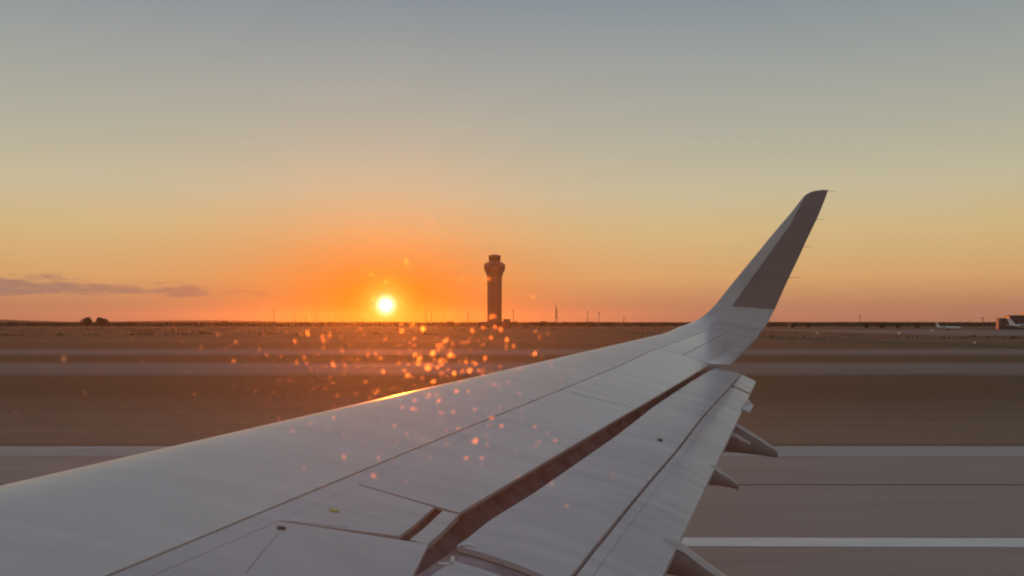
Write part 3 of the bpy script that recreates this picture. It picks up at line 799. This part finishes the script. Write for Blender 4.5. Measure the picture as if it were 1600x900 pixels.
# terminal at the right edge
DT = 600.0; U = DT / F
term = empty('terminal_building', ((1561 - CX) * U, DT, 0), math.radians(-25.5)); tag(term, 'dark glass terminal building with salmon-painted end wall and flat roof', 'building')
MB().box(-0.25, 0.0, 0, 30, -0.3, 7.9).build('end_wall', M['sunglow'], term)
bl = MB().box(0.0, 6.2, 0.3, 30, -0.3, 7.3).build('gate_wing', M['facade'], term)
MB().box(0.02, 6.2, -0.1, 30.2, 7.3, 7.65).build('roof_edge', M['facade'], bl)
hall = MB().box(6.2, 116, -1.4, 40, -0.3, 8.9).build('hall', M['facade'], term)
MB().box(5.4, 117, -2.4, 41, 8.9, 9.6).build('hall_roof', M['roof'], term)
MB().box(16, 70, 6, 30, 9.6, 11.4).build('roof_plant', M['facade'], term)
for k in range(4):
    for z0 in (0.8, 4.0):
        MB().box(0.25 + k * 1.5, 1.6 + k * 1.5, 0.2, 0.32, z0, z0 + 2.8).build('window_pane', M['glass'], bl)
for k in range(18):
    for z0 in (1.0, 5.0):
        MB().box(6.5 + k * 2.6, 8.8 + k * 2.6, -1.5, -1.38, z0, z0 + 3.5).build('window_pane', M['glass'], hall)
for k in range(3):
    x0 = 22 + k * 30
    jb = MB().box(x0, x0 + 3.2, -20, -1.6, 4.0, 6.6).build('jet_bridge', M['roof'], term)
    MB().box(x0 + 1.0, x0 + 2.2, -18, -17, -0.2, 4.0).build('bridge_leg', M['pole'], jb)

def aeroplane(X, D, length, fin_top, heading, lab, fin_mat, fus_r):
    """small parked aircraft; built along +x (nose) with its tail at the origin"""
    p = px(X, HY, D)
    a = empty('parked_aircraft', (p.x, D, 0), heading); tag(a, lab, 'aircraft', 'aircraft parked by the terminal')
    zc = fus_r + 1.1 * fus_r
    rings = []
    for t, q, dz in ((0, 0.12, 0.55), (0.1, 0.45, 0.38), (0.25, 0.85, 0.1), (0.35, 1, 0), (0.8, 1, 0), (0.9, 0.85, -0.05), (0.96, 0.55, -0.15), (1.0, 0.08, -0.25)):
        rings.append([(t * length, math.cos(2 * math.pi * k / 12) * fus_r * q, zc + dz * fus_r + math.sin(2 * math.pi * k / 12) * fus_r * q) for k in range(12)])
    fu = MB().loft(rings).build('fuselage', M['white'], a, smooth=True)
    for k in range(10):
        x0 = length * (0.38 + 0.045 * k)
        for s in (-1, 1):
            MB().box(x0, x0 + 0.25, s * fus_r * 0.97 - 0.03, s * fus_r * 0.97 + 0.03, zc + 0.15 * fus_r, zc + 0.42 * fus_r).build('window', M['glass'], fu)
    hf = fin_top - zc - fus_r * 0.3; c0 = hf * 0.75
    z0 = zc + fus_r * 0.45
    def slab(pts, th, axis):
        v = []
        for s in (-1, 1):
            for q in pts:
                q = list(q); q[axis] += s * th; v.append(q)
        n = len(pts)
        return v, [tuple(range(n)), tuple(range(n, 2 * n))[::-1]] + [(i, (i + 1) % n, n + (i + 1) % n, n + i) for i in range(n)]
    MB().add(*slab([(length * 0.02, 0, z0), (length * 0.02 + c0, 0, z0), (-hf * 0.15 + c0 * 0.35, 0, fin_top), (-hf * 0.35, 0, fin_top)], 0.09, 1)).build('tail_fin', fin_mat, a)
    for s in (-1, 1):
        tp = length * 0.12
        MB().add(*slab([(0.2, s * 0.2, z0), (0.2 + c0 * 0.7, s * 0.2, z0), (-0.1, s * tp, z0 + 0.2), (-0.6, s * tp, z0 + 0.2)], 0.06, 2)).build('tailplane', M['white'], a)
        ws = length * 0.45
        MB().add(*slab([(length * 0.40, s * fus_r * 0.7, zc - fus_r * 0.5), (length * 0.58, s * fus_r * 0.7, zc - fus_r * 0.5), (length * 0.40, s * ws, zc), (length * 0.35, s * ws, zc)], 0.10, 2)).build('wing', M['white'], a)
        ex = length * 0.22
        MB().tube([(ex, s * fus_r * 1.5, zc + fus_r * 0.4), (ex + length * 0.05, s * fus_r * 1.5, zc + fus_r * 0.4), (ex + length * 0.12, s * fus_r * 1.5, zc + fus_r * 0.4)], [fus_r * 0.3, fus_r * 0.42, fus_r * 0.36], 10).build('engine', M['greyblue'], a)
        lg = MB().tube([(length * 0.45, s * fus_r, zc - fus_r * 0.5), (length * 0.45, s * fus_r, 0.3)], 0.08, 6).build('landing_gear', M['pole'], a)
        MB().tube([(length * 0.45, s * fus_r - 0.12, 0.35), (length * 0.45, s * fus_r + 0.12, 0.35)], 0.35, 12).build('wheel', M['tyre'], lg)
    lg = MB().tube([(length * 0.9, 0, zc - fus_r * 0.6), (length * 0.9, 0, 0.3)], 0.07, 6).build('landing_gear', M['pole'], a)
    MB().tube([(length * 0.9, -0.1, 0.28), (length * 0.9, 0.1, 0.28)], 0.28, 12).build('wheel', M['tyre'], lg)
aeroplane(1464, 520, 13.0, 4.4, math.radians(-12), 'small white parked aircraft alone out on the far apron', M['white'], 0.75)
aeroplane(1577, 555, 26.0, 7.4, math.radians(-4), 'white parked airliner with slanted tail in front of the terminal', M['white'], 1.15)

# airfield marker boards
for (X, R, hpx, lab) in [(1405, 524, 5, 'small pale marker board on the grass before the far apron'), (1523, 538, 4, 'small pale marker board nearest the taxiway'),
                         (1456, 519, 4, 'small pale marker board next to the small parked aircraft'), (1277, 523, 4, 'small pale marker board on the field just past the winglet')]:
    D = dist(R); h = hpx * D / F
    t = empty('marker_board', ((X - CX) / F * D, D, 0)); tag(t, lab, 'sign', 'marker boards on the airfield')
    MB().box(-h * 0.45, h * 0.45, -0.06, 0.06, h * 0.35, h).build('board', M['white'], t)
    for s in (-1, 1):
        MB().box(s * h * 0.3 - 0.04, s * h * 0.3 + 0.04, -0.04, 0.04, -0.05, h * 0.36).build('post', M['pole'], t)

# ------------------------------------------------------------------ evening haze
hz = bpy.data.materials.new('haze'); hz.use_nodes = True
t = hz.node_tree; t.nodes.remove(t.nodes['Principled BSDF'])
pv = t.nodes.new('ShaderNodeVolumePrincipled')
pv.inputs['Color'].default_value = (0.93, 0.90, 0.88, 1); pv.inputs['Density'].default_value = 2.0e-5; pv.inputs['Anisotropy'].default_value = 0.83
t.links.new(pv.outputs[0], t.nodes['Material Output'].inputs['Volume'])
hz.cycles.homogeneous_volume = True
hzo = MB().box(-6800, 6800, -1600, 7200, -2.0, 82.0).build('haze', hz)
tag(hzo, 'thin evening haze over the airfield', kind='stuff')

# ------------------------------------------------------------------ cabin window: scuffed acrylic pane with dried specks on its outer face
PY = 0.20                                             # pane distance from the eye
win = empty('cabin_window', (0, PY, EYE - 0.16)); tag(win, 'scuffed clear cabin window pane speckled with sunlit dirt spots', 'window')
wm = bpy.data.materials.new('acrylic'); wm.use_nodes = True
t = wm.node_tree; t.nodes.remove(t.nodes['Principled BSDF'])
vs_ = t.nodes.new('ShaderNodeVolumePrincipled'); vs_.inputs['Color'].default_value = (1, 0.97, 0.95, 1)
vs_.inputs['Density'].default_value = 0.0130 / 0.006; vs_.inputs['Anisotropy'].default_value = 0.89
vm_ = t.nodes.new('ShaderNodeVolumePrincipled'); vm_.inputs['Color'].default_value = (1, 0.93, 0.9, 1)
vm_.inputs['Density'].default_value = 0.024 / 0.006; vm_.inputs['Anisotropy'].default_value = 0.45
va_ = t.nodes.new('ShaderNodeAddShader'); t.links.new(vs_.outputs[0], va_.inputs[0]); t.links.new(vm_.outputs[0], va_.inputs[1])
t.links.new(va_.outputs[0], t.nodes['Material Output'].inputs['Volume'])
wm.cycles.homogeneous_volume = True
def superell(hw, hh, y, zc, n=48, p=3.2):
    out = []
    for k in range(n):
        a = 2 * math.pi * k / n; c, s_ = math.cos(a), math.sin(a)
        out.append((hw * math.copysign(abs(c) ** (2 / p), c), y, zc + hh * math.copysign(abs(s_) ** (2 / p), s_)))
    return out
MB().loft([superell(0.148, 0.19, 0.0, 0.17), superell(0.15, 0.192, 0.001, 0.17), superell(0.15, 0.192, 0.005, 0.17), superell(0.148, 0.19, 0.006, 0.17)]).build('pane', wm, win)
def speck_mat(name, col, alpha):
    m = bpy.data.materials.new(name); m.use_nodes = True; t = m.node_tree; t.nodes.remove(t.nodes['Principled BSDF'])
    tr = t.nodes.new('ShaderNodeBsdfTransparent'); tl = t.nodes.new('ShaderNodeBsdfTranslucent'); tl.inputs[0].default_value = col
    mx = t.nodes.new('ShaderNodeMixShader'); mx.inputs[0].default_value = alpha
    rf = t.nodes.new('ShaderNodeBsdfRefraction'); rf.inputs['Color'].default_value = col; rf.inputs['Roughness'].default_value = 0.62; rf.inputs['IOR'].default_value = 1.3
    ad = t.nodes.new('ShaderNodeAddShader'); t.links.new(tl.outputs[0], ad.inputs[0]); t.links.new(rf.outputs[0], ad.inputs[1])
    t.links.new(tr.outputs[0], mx.inputs[1]); t.links.new(ad.outputs[0], mx.inputs[2]); t.links.new(mx.outputs[0], t.nodes['Material Output'].inputs['Surface'])
    return m
SPK = [speck_mat('speck_faint', (0.9, 0.7, 0.6, 1), 0.11), speck_mat('speck_mid', (0.95, 0.72, 0.5, 1), 0.18), speck_mat('speck_bright', (1, 0.85, 0.55, 1), 0.26)]  # fainter and brighter copies put the sunlight's falloff into colour and opacity
SPECKS = [(481,521,9,2),(461,533,10,1),(506,532,6,1),(661,513,10,2),(649,515,9,1),(628,516,8,1),(695,533,11,2),(688,539,8,1),(676,552,10,2),(655,560,10,1),(703,554,9,1),(668,575,12,1),(677,596,11,2),
 (709,582,9,2),(733,578,12,1),(748,578,7,2),(688,564,8,1),(572,596,6,1),(767,527,9,2),(782,516,8,1),(791,531,9,2),(802,540,8,1),(835,552,10,2),(773,495,8,1),(521,569,10,0),(439,557,8,0),(418,554,9,0),(535,548,7,1),
 (100,560,14,1),(204,530,6,1),(222,566,9,1),(341,522,8,1),(316,540,8,0),(285,533,10,0),(366,564,9,1),(369,534,9,1),(417,554,9,0),(25,646,8,0),(133,614,8,0),(399,611,7,0),(354,545,8,0),
 (645,637,9,1),(685,625,8,1),(708,643,8,0),(732,612,7,1),(768,652,11,1),(742,687,12,1),(698,693,8,0),(728,715,9,1),(752,715,13,1),(753,726,8,1),(835,666,9,1),(837,697,7,0),(867,688,8,1),(855,677,7,0),
 (537,712,22,0),(592,713,20,0),(584,742,12,0),(862,755,9,1),(823,843,9,0),(590,845,6,1),(565,878,6,0),(885,790,8,1),(440,707,8,0),(603,652,5,0),(783,665,9,0),(886,790,9,0),(979,740,6,0),(958,746,10,0),(1024,803,8,0),(958,875,8,0),
 (295,65,9,0),(262,285,9,0),(428,310,7,0),(430,157,4,0),(985,163,5,0),(972,324,5,0),(1197,10,5,0),(343,673,8,0),(210,655,6,0),(382,660,6,0)]
rs = random.Random(4)
for k in range(60):
    SPECKS.append((rs.gauss(690, 45), rs.gauss(548, 28), rs.uniform(3, 8), rs.choice((0, 1, 1))))
for k in range(140):
    SPECKS.append((rs.gauss(650, 120), rs.gauss(560, 48), rs.uniform(2, 6), rs.choice((0, 0, 1))))
for k in range(320):
    SPECKS.append((rs.gauss(560, 300), rs.gauss(610, 110), rs.uniform(2, 6.5), rs.choice((0, 0, 0, 1))))
for k in range(50):
    SPECKS.append((rs.gauss(600, 130), rs.gauss(440, 60), rs.uniform(2.5, 7), rs.choice((0, 0, 1))))
groups = [MB(), MB(), MB()]
for (X, Y, S, b) in SPECKS:
    d = PY + 0.0063
    c = Vector(((X - CX) / F * d, 0.0063, EYE + (HY - Y) / F * d - win.location.z)); rr = S * 0.5 / F * d
    n = 6; el = rs.uniform(0.35, 0.9); rr *= rs.uniform(0.55, 1.0); ro = rs.uniform(0.6, 1.3) if X > 600 else rs.uniform(1.5, 2.4); pts = []
    for k in range(n):
        a = 2 * math.pi * k / n; q = rr * rs.uniform(0.55, 1.3); u_, w_ = math.cos(a) * q, math.sin(a) * q * el
        pts.append(c + Vector((u_ * math.cos(ro) - w_ * math.sin(ro), 0, u_ * math.sin(ro) + w_ * math.cos(ro))))
    groups[b].add(pts + [c + Vector((0, rr * 0.25, 0))], [(k, (k + 1) % n, n) for k in range(n)])
for g_, m_, lab in zip(groups, SPK, ('faint dirt specks on the window pane', 'sunlit orange specks on the window pane', 'brightest sunlit specks on the window pane')):
    tag(g_.build('dirt_specks', m_, win), lab, kind='stuff')
